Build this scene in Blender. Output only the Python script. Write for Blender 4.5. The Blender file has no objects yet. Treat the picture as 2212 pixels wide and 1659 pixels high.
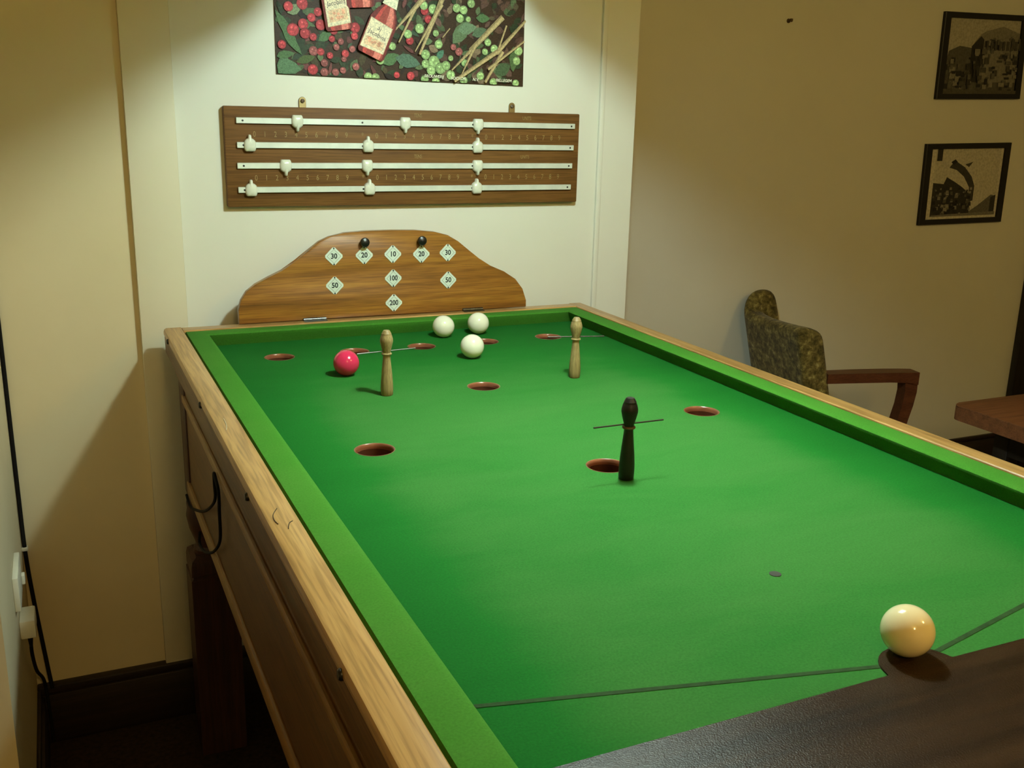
import bpy, bmesh, math, random
from mathutils import Vector, Matrix
random.seed(7)
PI = math.pi
H = 0.905                                   # height of the playing bed above the floor
SC = bpy.context.scene
COL = SC.collection

# ------------------------------------------------------------------ camera
CF = 2161.31
CP = Vector((-0.67259, -0.60867, 0.47066))  # measured from the middle of the front edge of the bed
CR = (Vector((0.911366, -0.410978, 0.022577)), Vector((0.087208, 0.246412, 0.965234)), Vector((0.402253, 0.877712, -0.260412)))
cam = bpy.data.objects.new('camera', bpy.data.cameras.new('camera'))
COL.objects.link(cam)
cam.data.sensor_width = 36.0
cam.data.lens = CF / 2212 * 36.0
cam.data.clip_start = 0.02
M = Matrix.Identity(4)
for i in range(3):
    M[i][0] = CR[0][i]; M[i][1] = CR[1][i]; M[i][2] = -CR[2][i]
    M[i][3] = CP[i] + (H if i == 2 else 0)
cam.matrix_world = M
SC.camera = cam

# ------------------------------------------------------------------ light and exposure
SC.view_settings.view_transform = 'Standard'
SC.view_settings.look = 'None'
SC.view_settings.gamma = 1.0
SC.view_settings.use_curve_mapping = False
SC.view_settings.exposure = 0.0
SC.world = bpy.data.worlds.new('room_air')
SC.world.use_nodes = True
SC.world.node_tree.nodes['Background'].inputs[0].default_value = (1.0, 0.78, 0.42, 1)
SC.world.node_tree.nodes['Background'].inputs[1].default_value = 0.0
LAMP = Vector((0.06, 0.60, 0.87))
def light(name, loc, col, watts, rad):
    d = bpy.data.lights.new(name, 'POINT'); d.color = col; d.energy = watts; d.shadow_soft_size = rad
    o = bpy.data.objects.new(name, d); COL.objects.link(o); o.location = (loc[0], loc[1], loc[2] + H)
    return o
light('table_bulb_light', LAMP, (0.76, 1.0, 0.95), 32.5, 0.028)
light('warm_fill_light', (-0.46, -1.75, 1.32), (1.0, 0.70, 0.25), 34.0, 0.10)
light('warm_fill_light', (1.3, -1.0, 1.35), (1.0, 0.73, 0.22), 30.0, 0.12)  # added fill that raises the warm light on the right wall, no known fitting

# ------------------------------------------------------------------ helpers
def at(px, py, P, n):
    """point where the view ray through a photo pixel meets the real plane (P, n)"""
    d = CR[0] * ((px - 1106) / CF) - CR[1] * ((py - 829.5) / CF) + CR[2]
    return CP + d * ((Vector(P) - CP).dot(Vector(n)) / d.dot(Vector(n)))
def aty(px, py, Y): return at(px, py, (0, Y, 0), (0, 1, 0))
def atx(px, py, X): return at(px, py, (X, 0, 0), (1, 0, 0))
def atz(px, py, Z): return at(px, py, (0, 0, Z), (0, 0, 1))

def lin(r, g, b):
    f = lambda c: (c / 12.92 if c <= 0.04045 else ((c + 0.055) / 1.055) ** 2.4)
    return tuple(f(c / 255) for c in (r, g, b))

class NT:
    def __init__(s, name):
        s.m = bpy.data.materials.new(name); s.m.use_nodes = True
        s.t = s.m.node_tree; s.b = s.t.nodes['Principled BSDF']
    def n(s, kind, **kw):
        nd = s.t.nodes.new('ShaderNode' + kind)
        for k, v in kw.items(): setattr(nd, k, v)
        return nd
    def l(s, a, b): s.t.links.new(a, b)
    def coords(s, scale=(1, 1, 1)):
        tc = s.n('TexCoord'); mp = s.n('Mapping'); mp.inputs['Scale'].default_value = scale
        s.l(tc.outputs['Object'], mp.inputs['Vector']); return mp.outputs['Vector']
    def noise(s, vec, scale, detail=4, rough=0.55, dist=0.0):
        nd = s.n('TexNoise'); nd.inputs['Scale'].default_value = scale; nd.inputs['Detail'].default_value = detail
        nd.inputs['Roughness'].default_value = rough; nd.inputs['Distortion'].default_value = dist
        s.l(vec, nd.inputs['Vector']); return nd.outputs['Fac']
    def ramp(s, fac, stops):
        r = s.n('ValToRGB'); e = r.color_ramp.elements
        while len(e) < len(stops): e.new(0.5)
        for el, (p, c) in zip(e, stops): el.position = p; el.color = (*c, 1)
        s.l(fac, r.inputs['Fac']); return r.outputs['Color']
    def bump(s, fac, strength, dist=0.002):
        b = s.n('Bump'); b.inputs['Strength'].default_value = strength; b.inputs['Distance'].default_value = dist
        s.l(fac, b.inputs['Height']); s.l(b.outputs['Normal'], s.b.inputs['Normal'])
    def fin(s, rough=0.5, spec=0.5, metal=0.0, sheen=0.0, coat=0.0):
        s.b.inputs['Roughness'].default_value = rough; s.b.inputs['Specular IOR Level'].default_value = spec
        s.b.inputs['Metallic'].default_value = metal; s.b.inputs['Sheen Weight'].default_value = sheen
        s.b.inputs['Coat Weight'].default_value = coat
        return s.m

def plain(name, col, rough=0.5, spec=0.5, metal=0.0, var=0.12, scale=40, coat=0.0, bump=0.0):
    k = NT(name); v = k.coords()
    f = k.noise(v, scale)
    k.l(k.ramp(f, [(0.25, tuple(c * (1 - var) for c in col)), (0.75, tuple(min(1, c * (1 + var)) for c in col))]), k.b.inputs['Base Color'])
    if bump: k.bump(f, bump)
    return k.fin(rough, spec, metal, coat=coat)

def wood(name, dark, mid, pale, axis='y', fine=1.0, rough=0.45, coat=0.0, spec=0.5, bump=0.08):
    k = NT(name)
    st = {'x': (1.2, 26, 26), 'y': (26, 1.2, 26), 'z': (26, 26, 1.2)}[axis]
    v = k.coords(tuple(c * fine for c in st))
    g = k.noise(v, 2.2, 6, 0.62, 0.5)
    st2 = {'x': (9, 240, 240), 'y': (240, 9, 240), 'z': (240, 240, 9)}[axis]
    p = k.noise(k.coords(tuple(c * fine for c in st2)), 1.6, 2, 0.5)
    c1 = k.ramp(g, [(0.28, dark), (0.5, mid), (0.74, pale)])
    mx = k.n('MixRGB', blend_type='MULTIPLY'); mx.inputs[0].default_value = 0.55
    k.l(c1, mx.inputs[1]); k.l(k.ramp(p, [(0.36, (0.45, 0.4, 0.35)), (0.56, (1, 1, 1))]), mx.inputs[2])
    k.l(mx.outputs[0], k.b.inputs['Base Color'])
    k.bump(p, bump, 0.0008)
    return k.fin(rough, spec, coat=coat)

def colour_attr(name, rough=0.5, spec=0.4, var=0.5, scale=220):
    """printed ink: colour of each printed shape from the mesh, broken by fine mottling"""
    k = NT(name); a = k.n('Attribute'); a.attribute_name = 'ink'
    f = k.noise(k.coords(), scale, 3)
    mx = k.n('MixRGB', blend_type='MULTIPLY'); mx.inputs[0].default_value = var
    k.l(a.outputs['Color'], mx.inputs[1]); k.l(k.ramp(f, [(0.3, (0.5, 0.5, 0.5)), (0.62, (1.15, 1.15, 1.15))]), mx.inputs[2])
    k.l(mx.outputs[0], k.b.inputs['Base Color'])
    return k.fin(rough, spec)

class MB:
    """collects shapes in bed coordinates and links them as ONE mesh object"""
    def __init__(s): s.b = bmesh.new(); s.mi = 0; s.ink = None; s.inks = {}
    def face(s, vs):
        try:
            f = s.b.faces.new(vs); f.material_index = s.mi
            if s.ink: s.inks[f] = s.ink
            return f
        except ValueError: return None
    def poly(s, pts): return s.face([s.b.verts.new(p) for p in pts])
    def hexa(s, p, bev=0.0, seg=2):
        """8 corners: bottom ring of four then top ring of four"""
        v = [s.b.verts.new(q) for q in p]; fs = []
        for ix in ((3, 2, 1, 0), (4, 5, 6, 7), (0, 1, 5, 4), (1, 2, 6, 5), (2, 3, 7, 6), (3, 0, 4, 7)):
            fs.append(s.face([v[i] for i in ix]))
        if bev:
            es = list({e for f in fs for e in f.edges})
            r = bmesh.ops.bevel(s.b, geom=es, offset=bev, segments=seg, affect='EDGES', profile=0.5, clamp_overlap=True)
            for f in r['faces']: f.material_index = s.mi
    def box(s, x0, x1, y0, y1, z0, z1, bev=0.0, seg=2):
        s.hexa([(x0, y0, z0), (x1, y0, z0), (x1, y1, z0), (x0, y1, z0), (x0, y0, z1), (x1, y0, z1), (x1, y1, z1), (x0, y1, z1)], bev, seg)
    def loft(s, rings, close_ends=True, closed=True):
        rv = [[s.b.verts.new(p) for p in r] for r in rings]
        n = len(rv[0])
        for a, b in zip(rv, rv[1:]):
            for i in range(n if closed else n - 1):
                j = (i + 1) % n
                s.face([a[i], a[j], b[j], b[i]])
        if close_ends:
            s.face(rv[0][::-1]); s.face(rv[-1])
        return rv
    def lathe(s, prof, c=(0, 0, 0), seg=32, ax='z', cap=True):
        rings = []
        for r, h in prof:
            ring = []
            for i in range(seg):
                a = 2 * PI * i / seg; u, w = r * math.cos(a), r * math.sin(a)
                q = (u, w, h) if ax == 'z' else ((u, -h, w) if ax == 'y' else (h, u, w))   # ax y: height grows towards the viewer
                ring.append((c[0] + q[0], c[1] + q[1], c[2] + q[2]))
            rings.append(ring)
        s.loft(rings, cap)
    def tube(s, pts, r, seg=10):
        pts = [Vector(p) for p in pts]; rings = []; up = Vector((0.31, 0.17, 0.93)).normalized()
        for i, p in enumerate(pts):
            t = (pts[min(i + 1, len(pts) - 1)] - pts[max(i - 1, 0)]).normalized()
            a = t.cross(up).normalized(); b = t.cross(a).normalized(); up = a.cross(t).normalized()
            rr = r[i] if isinstance(r, (list, tuple)) else r
            rings.append([tuple(p + a * (rr * math.cos(2 * PI * k / seg)) + b * (rr * math.sin(2 * PI * k / seg))) for k in range(seg)])
        s.loft(rings)
    def prism(s, pts, d, bev=0.0, seg=2):
        """polygon pts (3D, planar) pushed along vector d"""
        a = [s.b.verts.new(p) for p in pts]; b = [s.b.verts.new(Vector(p) + Vector(d)) for p in pts]; n = len(a)
        fs = [s.face(a), s.face(b[::-1])]
        for i in range(n): fs.append(s.face([a[(i + 1) % n], a[i], b[i], b[(i + 1) % n]]))
        if bev:
            es = list(fs[0].edges) + list(fs[1].edges)
            r = bmesh.ops.bevel(s.b, geom=es, offset=bev, segments=seg, affect='EDGES', profile=0.5, clamp_overlap=True)
            for f in r['faces']: f.material_index = s.mi
    def text(s, txt, size, place, slant=0.0, width=1.0, bold=0.0):
        """flat letters centred on the origin of place(u, v)"""
        cu = bpy.data.curves.new('letters', 'FONT'); cu.body = txt; cu.size = size; cu.align_x = 'CENTER'; cu.align_y = 'CENTER'; cu.resolution_u = 3; cu.offset = bold
        o = bpy.data.objects.new('letters', cu); COL.objects.link(o)
        dg = bpy.context.evaluated_depsgraph_get(); me = o.evaluated_get(dg).to_mesh()
        vs = [(v.co.x * width + slant * v.co.y, v.co.y) for v in me.vertices]; fs = [list(p.vertices) for p in me.polygons]
        o.evaluated_get(dg).to_mesh_clear(); bpy.data.objects.remove(o); bpy.data.curves.remove(cu)
        bv = [s.b.verts.new(place(*v)) for v in vs]
        for f in fs: s.face([bv[i] for i in f])
    def build(s, name, mats, parent=None, loc=None, sharp=38, flip=True):
        if flip: bmesh.ops.recalc_face_normals(s.b, faces=s.b.faces[:])
        base = Vector(loc) if loc is not None else (parent['_base'] and Vector(parent['_base']) if parent else Vector((0, 0, 0)))
        bmesh.ops.translate(s.b, verts=s.b.verts[:], vec=-base)
        if s.inks:
            lay = s.b.loops.layers.float_color.new('ink')
            for f, c in s.inks.items():
                if f.is_valid:
                    for lp in f.loops: lp[lay] = (*c, 1)
        me = bpy.data.meshes.new(name); s.b.to_mesh(me); s.b.free()
        for m in (mats if isinstance(mats, (list, tuple)) else [mats]): me.materials.append(m)
        for p in me.polygons: p.use_smooth = True
        me.set_sharp_from_angle(angle=math.radians(sharp))
        o = bpy.data.objects.new(name, me); COL.objects.link(o)
        o['_base'] = tuple(base)
        if parent: o.parent = parent
        else: o.location = base
        return o

def tag(o, label, cat, group=None, kind=None):
    o['label'] = label; o['category'] = cat
    if group: o['group'] = group
    if kind: o['kind'] = kind
    return o
def thing(name, label, cat, loc, group=None):
    o = bpy.data.objects.new(name, None); COL.objects.link(o); o.location = loc; o['_base'] = tuple(loc)
    o.empty_display_size = 0.05
    return tag(o, label, cat, group)
def struct(o): o['kind'] = 'structure'; return o

# ------------------------------------------------------------------ materials
def wall_paint(name, col, stain):
    k = NT(name); v = k.coords()
    big = k.noise(v, 1.7, 5, 0.6); fine = k.noise(v, 60, 4)
    k.l(k.ramp(big, [(0.3, stain), (0.62, col)]), k.b.inputs['Base Color'])
    k.bump(fine, 0.12, 0.0015)
    return k.fin(0.55, 0.3)
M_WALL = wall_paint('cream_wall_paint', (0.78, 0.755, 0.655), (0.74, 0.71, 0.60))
M_WALLR = wall_paint('cream_wall_paint_recess', (0.78, 0.755, 0.655), (0.74, 0.71, 0.60))
M_WARMCAST = wall_paint('warm_cast_wall_paint', (0.71, 0.605, 0.395), (0.66, 0.555, 0.345))  # warm cast of the light on the left side, put into the wall colour
M_TRIM = wall_paint('half_warm_cast_trim_paint', (0.75, 0.68, 0.51), (0.71, 0.635, 0.46))  # part of the same warm light cast mixed into the trim colour
M_CEIL = plain('smoked_ceiling_paint', (0.62, 0.54, 0.36), 0.7, 0.2)
M_FLOOR = plain('dark_brown_carpet', (0.035, 0.02, 0.011), 0.95, 0.1, var=0.4, scale=90, bump=0.4)
M_SKIRT = wood('dark_stained_skirting', (0.012, 0.006, 0.003), (0.022, 0.011, 0.005), (0.035, 0.017, 0.008), 'x', rough=0.5)
M_DOOR = wood('black_brown_door', (0.006, 0.004, 0.003), (0.011, 0.007, 0.004), (0.018, 0.010, 0.005), 'z', rough=0.5)
M_RAIL = wood('pale_oak_rail', (0.31, 0.155, 0.045), (0.49, 0.27, 0.088), (0.60, 0.355, 0.13), 'y', 0.8, 0.36, 0.15)
M_RAILX = wood('pale_oak_rail_cross', (0.31, 0.155, 0.045), (0.49, 0.27, 0.088), (0.60, 0.355, 0.13), 'x', 0.8, 0.36, 0.15)
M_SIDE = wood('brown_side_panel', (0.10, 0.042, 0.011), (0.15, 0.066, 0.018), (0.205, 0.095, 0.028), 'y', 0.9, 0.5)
M_MOULD = wood('light_oak_moulding', (0.24, 0.125, 0.04), (0.34, 0.185, 0.062), (0.42, 0.235, 0.085), 'y', 1.0, 0.45)
M_LEG = wood('dark_mahogany_leg', (0.03, 0.009, 0.005), (0.055, 0.017, 0.008), (0.085, 0.027, 0.012), 'z', 1.0, 0.5, 0.0)
M_BACK = wood('mahogany_back_board', (0.17, 0.062, 0.009), (0.29, 0.115, 0.017), (0.42, 0.185, 0.030), 'x', 1.0, 0.36, 0.25)
M_SCORE = wood('dull_brown_score_board', (0.105, 0.044, 0.010), (0.155, 0.068, 0.015), (0.21, 0.096, 0.023), 'x', 0.8, 0.6, 0.0, 0.25)
M_BLACK = plain('black_metal', (0.008, 0.008, 0.007), 0.35, 0.5, 0.0)
M_CHROME = plain('nickel_hinge', (0.13, 0.13, 0.12), 0.3, 0.5, 1.0)
M_RUBBER = plain('black_rubber', (0.007, 0.006, 0.005), 0.75, 0.15)
M_BRASS = plain('tarnished_brass', (0.30, 0.22, 0.10), 0.45, 0.5, 0.9)
M_PLATE = plain('white_enamel_plate', (0.72, 0.80, 0.70), 0.35, 0.5, var=0.05)
M_PRINT = plain('dark_grey_lettering', (0.02, 0.025, 0.025), 0.5, 0.3)
M_GILT = plain('faded_gilt_lettering', (0.27, 0.19, 0.07), 0.5, 0.3, var=0.3, scale=300)
M_ALU = plain('worn_aluminium_strip', (0.70, 0.74, 0.66), 0.42, 0.5, 0.25, var=0.12, scale=30)
M_SLIDER = plain('ivory_plastic_slider', (0.74, 0.74, 0.62), 0.25, 0.5, var=0.10, scale=90, coat=0.3)
M_WHITEBALL = plain('ivory_ball', (0.86, 0.83, 0.66), 0.12, 0.5, var=0.03, coat=0.4)
M_CREAMBALL = plain('cream_ball', (0.86, 0.71, 0.42), 0.12, 0.5, var=0.03, coat=0.4)
M_REDBALL = plain('crimson_ball', (0.62, 0.026, 0.085), 0.13, 0.5, var=0.05, coat=0.4)
M_PEG = wood('pale_boxwood_peg', (0.21, 0.145, 0.055), (0.30, 0.21, 0.085), (0.39, 0.285, 0.125), 'z', 2.0, 0.45)
M_PEGBLACK = plain('black_stained_peg', (0.010, 0.008, 0.006), 0.42, 0.4, var=0.3)
M_PEGRIM = plain('rubbed_brown_edge', (0.10, 0.06, 0.03), 0.5, 0.4)
M_WIRE = plain('steel_wire', (0.14, 0.135, 0.12), 0.35, 0.5, 0.9)
M_WIREDARK = plain('dark_steel_wire', (0.05, 0.03, 0.02), 0.4, 0.5, 0.4)
M_CUP = plain('red_brown_pocket_cup', (0.075, 0.024, 0.012), 0.25, 0.5, var=0.25, coat=0.5)
M_CUPRIM = plain('red_brown_pocket_rim', (0.22, 0.075, 0.035), 0.28, 0.5, var=0.2, coat=0.3)
M_SOCKET = plain('white_plastic', (0.72, 0.70, 0.58), 0.4, 0.4, var=0.04)
M_FRAME = plain('black_picture_frame', (0.005, 0.004, 0.004), 0.45, 0.4)
M_INK = colour_attr('poster_ink', 0.5, 0.15, 0.75, 300)
M_INKBW = colour_attr('faded_print_ink', 0.5, 0.3, 0.5, 120)
M_TABLETOP = wood('red_brown_table_top', (0.17, 0.062, 0.024), (0.24, 0.092, 0.036), (0.31, 0.125, 0.05), 'x', 0.9, 0.5)
M_ARM = wood('dark_red_chair_wood', (0.075, 0.022, 0.009), (0.115, 0.036, 0.015), (0.16, 0.055, 0.022), 'x', 1.0, 0.42)

def baize(name, fresh, used, worn, wear):
    """cloth: chalk-worn and paler where the balls run (|x| small), fresher green along the cushions"""
    k = NT(name); v = k.coords()
    big = k.noise(k.coords((1.0, 2.6, 1.0)), 3.2, 5, 0.6, 0.4); fine = k.noise(v, 420, 3)
    if wear:
        tc = k.n('TexCoord'); sp = k.n('SeparateXYZ'); k.l(tc.outputs['Object'], sp.inputs[0])
        ab = k.n('Math', operation='ABSOLUTE'); k.l(sp.outputs['X'], ab.inputs[0])
        mr = k.n('MapRange', interpolation_type='SMOOTHSTEP'); mr.inputs['From Min'].default_value = 0.415; mr.inputs['From Max'].default_value = 0.24
        k.l(ab.outputs[0], mr.inputs['Value'])
        my = k.n('MapRange', interpolation_type='SMOOTHSTEP'); my.inputs['From Min'].default_value = 0.86; my.inputs['From Max'].default_value = 0.25
        k.l(sp.outputs['Y'], my.inputs['Value'])
        mu = k.n('Math', operation='MULTIPLY'); k.l(mr.outputs[0], mu.inputs[0]); k.l(my.outputs[0], mu.inputs[1])
        m2 = k.n('Math', operation='MULTIPLY_ADD'); k.l(big, m2.inputs[0]); m2.inputs[1].default_value = 0.95; k.l(mu.outputs[0], m2.inputs[2])
        m3 = k.n('Math', operation='MULTIPLY'); k.l(m2.outputs[0], m3.inputs[0]); m3.inputs[1].default_value = 0.57
        fac = m3.outputs[0]
    else: fac = big
    c = k.ramp(fac, [(0.18, fresh), (0.55, used), (0.92, worn)])
    mx = k.n('MixRGB', blend_type='MULTIPLY'); mx.inputs[0].default_value = 0.5
    k.l(c, mx.inputs[1]); k.l(k.ramp(fine, [(0.3, (0.6, 0.6, 0.6)), (0.7, (1.1, 1.1, 1.1))]), mx.inputs[2])
    k.l(mx.outputs[0], k.b.inputs['Base Color'])
    k.bump(fine, 0.25, 0.0006)
    m = k.fin(0.9, 0.08, sheen=0.03); k.b.inputs['Sheen Tint'].default_value = (0.5, 0.8, 0.4, 1); return m
M_BAIZE = baize('green_baize', (0.004, 0.092, 0.009), (0.008, 0.116, 0.013), (0.038, 0.148, 0.028), True)
M_BAIZE2 = baize('green_cushion_cloth', (0.036, 0.165, 0.014), (0.050, 0.182, 0.018), (0.072, 0.20, 0.028), False)
M_LINE = plain('brown_chalk_line', (0.022, 0.05, 0.014), 0.8, 0.1, var=0.25, scale=120)

def flapmat():
    k = NT('dark_varnished_front_board'); v = k.coords()
    f = k.noise(v, 620, 3, 0.6); g = k.noise(k.coords((1.5, 30, 30)), 2, 4)
    k.l(k.ramp(g, [(0.3, (0.016, 0.008, 0.004)), (0.7, (0.038, 0.019, 0.008))]), k.b.inputs['Base Color'])
    k.bump(f, 0.6, 0.0007)
    return k.fin(0.30, 0.15)
M_FLAP = flapmat()
def moquette():
    k = NT('olive_moquette'); v = k.coords()
    a = k.noise(v, 42, 5, 0.72, 0.25); b = k.noise(v, 120, 3, 0.6)
    c = k.ramp(a, [(0.36, (0.060, 0.045, 0.011)), (0.50, (0.15, 0.112, 0.028)), (0.61, (0.28, 0.215, 0.06)), (0.72, (0.52, 0.43, 0.17))])
    mx = k.n('MixRGB', blend_type='MULTIPLY'); mx.inputs[0].default_value = 0.7
    k.l(c, mx.inputs[1]); k.l(k.ramp(b, [(0.32, (0.45, 0.42, 0.38)), (0.62, (1.1, 1.1, 1.1))]), mx.inputs[2])
    k.l(mx.outputs[0], k.b.inputs['Base Color']); k.bump(b, 0.4, 0.002)
    return k.fin(0.9, 0.15, sheen=0.1)
M_MOQ = moquette()

# ------------------------------------------------------------------ the room
FL = -H
YW = 1.60          # end wall
YR = 2.15          # set-back wall on the right
XL = -0.797        # left nib wall
XE = 0.657         # where the end wall stops
CE = 1.55
def slab(name, mat, *a):
    m = MB(); m.box(*a); return struct(m.build(name, mat, loc=(a[0], a[2], a[4])))
slab('floor', M_FLOOR, -3.0, 4.0, -3.2, 2.4, FL - 0.1, FL)
slab('ceiling', M_CEIL, -3.0, 4.0, -3.2, 2.4, CE, CE + 0.1)
slab('wall_back_left', M_WARMCAST, XL, -0.48, YW, YR + 0.2, FL, CE)
slab('wall_back', M_WALL, -0.48, XE, YW, YR + 0.2, FL, CE)
slab('wall_left', M_WARMCAST, -3.0, XL, 0.923, YR + 0.2, FL, CE)
slab('wall_right', M_WALLR, XE, 4.0, YR, YR + 0.2, FL, CE)
slab('wall_far_left', M_WALL, -3.1, -3.0, -3.2, 0.923, FL, CE)
slab('wall_far_right', M_WALL, 3.9, 4.0, -3.2, YR, FL, CE)
slab('wall_front', M_WALL, -3.0, 4.0, -3.3, -3.2, FL, CE)
m = MB(); m.box(-0.5275, -0.432, YW - 0.018, YW, FL, CE, 0.002)
struct(m.build('trim_1', M_TRIM, loc=(-0.48, YW, FL)))
m = MB(); m.box(0.553, 0.567, YW - 0.009, YW, FL, CE, 0.003)
struct(m.build('trim_2', M_WALL, loc=(0.56, YW, FL)))
def skirting(name, x0, x1, y0, y1, top):
    m = MB(); m.box(x0, x1, y0, y1, FL, top - 0.018, 0.002)
    if x1 - x0 > y1 - y0: m.box(x0, x1, y0 + 0.006, y1, top - 0.018, top, 0.003)
    else: m.box(x0, x1 - 0.006, y0, y1, top - 0.018, top, 0.003)
    struct(m.build(name, M_SKIRT, loc=((x0 + x1) / 2, (y0 + y1) / 2, FL)))
skirting('baseboard_back', XL, XE, YW - 0.030, YW, -0.768)
skirting('baseboard_left', XL, XL + 0.014, 0.923, YW - 0.030, -0.768)
skirting('baseboard_right', XE, 2.80, YR - 0.018, YR, -0.752)
m = MB()
m.box(2.818, 2.90, YR - 0.03, YR, FL, CE - 0.25, 0.004)
m.box(2.90, 3.70, YR - 0.015, YR, FL, CE - 0.33, 0.002)
m.box(2.90, 3.70, YR - 0.03, YR, CE - 0.33, CE - 0.25, 0.004)
m.box(3.70, 3.78, YR - 0.03, YR, FL, CE - 0.25, 0.004)
for z0, z1 in ((-0.75, -0.1), (0.05, 1.0)):
    for x0, x1 in ((2.99, 3.26), (3.34, 3.61)):
        m.box(x0, x1, YR - 0.022, YR - 0.012, z0, z1, 0.004)
struct(m.build('door_1', M_DOOR, loc=(3.3, YR, FL)))

# ------------------------------------------------------------------ pendant lamp over the table (out of the frame, gives the hard upper cut-off)
t = thing('pendant_lamp', 'trough shaped lampshade hanging over the green table', 'lamp', (LAMP.x, LAMP.y, 0.758))
m = MB()
for s in (-1, 1):
    xi, xo, zi, zo = LAMP.x + s * 0.030, LAMP.x + s * 0.155, 0.915, (0.7610 if s < 0 else 0.7745)
    m.hexa([(xi, 0.36, zi), (xo, 0.36, zo), (xo, 1.08, zo), (xi, 1.08, zi), (xi, 0.36, zi + 0.006), (xo + s * 0.003, 0.36, zo + 0.005), (xo + s * 0.003, 1.08, zo + 0.005), (xi, 1.08, zi + 0.006)])
m.box(LAMP.x - 0.031, LAMP.x + 0.031, 0.36, 1.08, 0.914, 0.921)
m.build('lamp_shade', plain('white_enamel_shade', (0.75, 0.75, 0.68), 0.5), t)
m = MB()
m.b.free()
for y in (0.5, 0.94): m = MB(); m.tube([(LAMP.x, y, 0.92), (LAMP.x, y, CE)], 0.003); m.build('hanging_wire', M_BLACK, t)

# ------------------------------------------------------------------ the bar billiards table
W, YB, HC = 0.4077, 1.4408, 0.0279
XI, XO = 0.4525, 0.4882           # inner and outer edge of the wooden rail
YF = -0.33                        # player's end
tb = thing('bar_billiards_table', 'bar billiards table with green cloth, pale oak rails and dark legs', 'bar billiards table', (0, 0.6, FL))
HOLES = [(-0.294, 1.3147), (-0.143, 1.3147), (0.0, 1.3147), (0.143, 1.3147), (0.294, 1.3147), (-0.2817, 0.7132), (0.2817, 0.7132), (0.0, 0.9803), (0.0, 0.5346)]
HR = 0.0292
m = MB()
es = []
def ring(pts):
    vs = [m.b.verts.new(p) for p in pts]
    es.extend(m.b.edges.new((vs[i], vs[(i + 1) % len(vs)])) for i in range(len(vs)))
ring([(-W - 0.02, -0.040, 0), (W + 0.02, -0.040, 0), (W + 0.02, YB + 0.02, 0), (-W - 0.02, YB + 0.02, 0)])
for hx, hy in HOLES: ring([(hx + HR * math.cos(2 * PI * i / 40), hy + HR * math.sin(2 * PI * i / 40), 0) for i in range(40)])
bmesh.ops.triangle_fill(m.b, edges=es, use_beauty=True)
bmesh.ops.recalc_face_normals(m.b, faces=m.b.faces[:])
if m.b.faces[0].normal.z < 0: bmesh.ops.reverse_faces(m.b, faces=m.b.faces[:])
m.build('playing_bed', M_BAIZE, tb, flip=False)
for i, (hx, hy) in enumerate(HOLES):
    if i == 0:
        m = MB(); m.lathe([(HR - 0.0028, -0.0075), (HR - 0.0030, -0.020), (HR - 0.0032, -0.060), (HR - 0.006, -0.085), (0.004, -0.092)], (hx, hy, 0), 40, cap=False); m.mi = 1
        m.lathe([(HR + 0.0004, 0.0003), (HR - 0.0004, 0.0005), (HR - 0.0013, 0.0001), (HR - 0.0022, -0.0015), (HR - 0.0028, -0.0045), (HR - 0.0028, -0.0076)], (hx, hy, 0), 40, cap=False); m.mi = 0
        m.lathe([(0.0045, -0.092), (0.002, -0.0922)], (hx, hy, 0), 40)
        cup = m.build('pocket', [M_CUP, M_CUPRIM], tb, flip=False, sharp=60)
        for p in cup.data.polygons: p.flip()
    else:
        c = cup.copy(); COL.objects.link(c); c.parent = tb; c.location = (hx - HOLES[0][0], hy - HOLES[0][1], 0)

# cushions: a padded nose, straight under it
CPROF = [(0.0425, 0.0235), (0.0405, 0.0268), (0.028, 0.0283), (0.009, 0.0284), (0.003, 0.0275), (0.0002, 0.0250), (0.0010, 0.0222), (0.0062, 0.013), (0.0125, 0.0), (0.0425, 0.0)]
CY = YF
for s in (-1, 1):
    m = MB()
    m.loft([[(s * (W + d), y - (0 if y < 0.5 else 0) + (d if y > 1 else 0), z) for d, z in CPROF] for y in (CY, YB)])
    m.build('cushion', M_BAIZE2, tb, sharp=50)
m = MB(); m.loft([[(s * (W + d), YB + d, z) for d, z in CPROF] for s in (-1, 1)]); m.build('cushion', M_BAIZE2, tb, sharp=50)

# wooden rails
def railprof(xi, xo, zt=0.0285, zb=0.013):
    return [(xi, zb), (xi, zt - 0.0015), (xi + 0.0015, zt), (xo - 0.006, zt), (xo - 0.002, zt - 0.002), (xo, zt - 0.007), (xo, zb + 0.003), (xo - 0.003, zb)]
for s in (-1, 1):
    m = MB(); m.loft([[(s * x, y, z) for x, z in railprof(XI, XO)] for y in (YF - 0.036, YB + 0.083)])
    m.build('side_rail', M_RAIL, tb)
m = MB(); m.loft([[(x, YB + y, z) for y, z in railprof(0.0455, 0.083)] for x in (-XI, XI)]); m.build('end_rail', M_RAILX, tb)
m = MB(); m.box(-XI, XI, YF - 0.036, YF, -0.022, 0.0285, 0.004); m.build('end_rail', M_RAILX, tb)
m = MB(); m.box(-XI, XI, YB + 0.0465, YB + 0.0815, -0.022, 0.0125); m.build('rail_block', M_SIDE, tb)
# front board with its half-round tongue for the starting spot
m = MB()
out = [(-W - 0.0045, -0.0375), (-0.0385, -0.0365)] + [(0.0375 * math.cos(a), -0.034 + 0.034 * math.sin(a)) for a in [PI - PI * i / 18 for i in range(1, 18)]] + [(0.0385, -0.0350), (W + 0.0045, -0.0360), (W + 0.0045, YF), (-W - 0.0045, YF)]
m.prism([(x, y, 0.0018) for x, y in out][::-1], (0, 0, -0.03), 0.0008, 1)
m.build('front_board', M_FLAP, tb)
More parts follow.
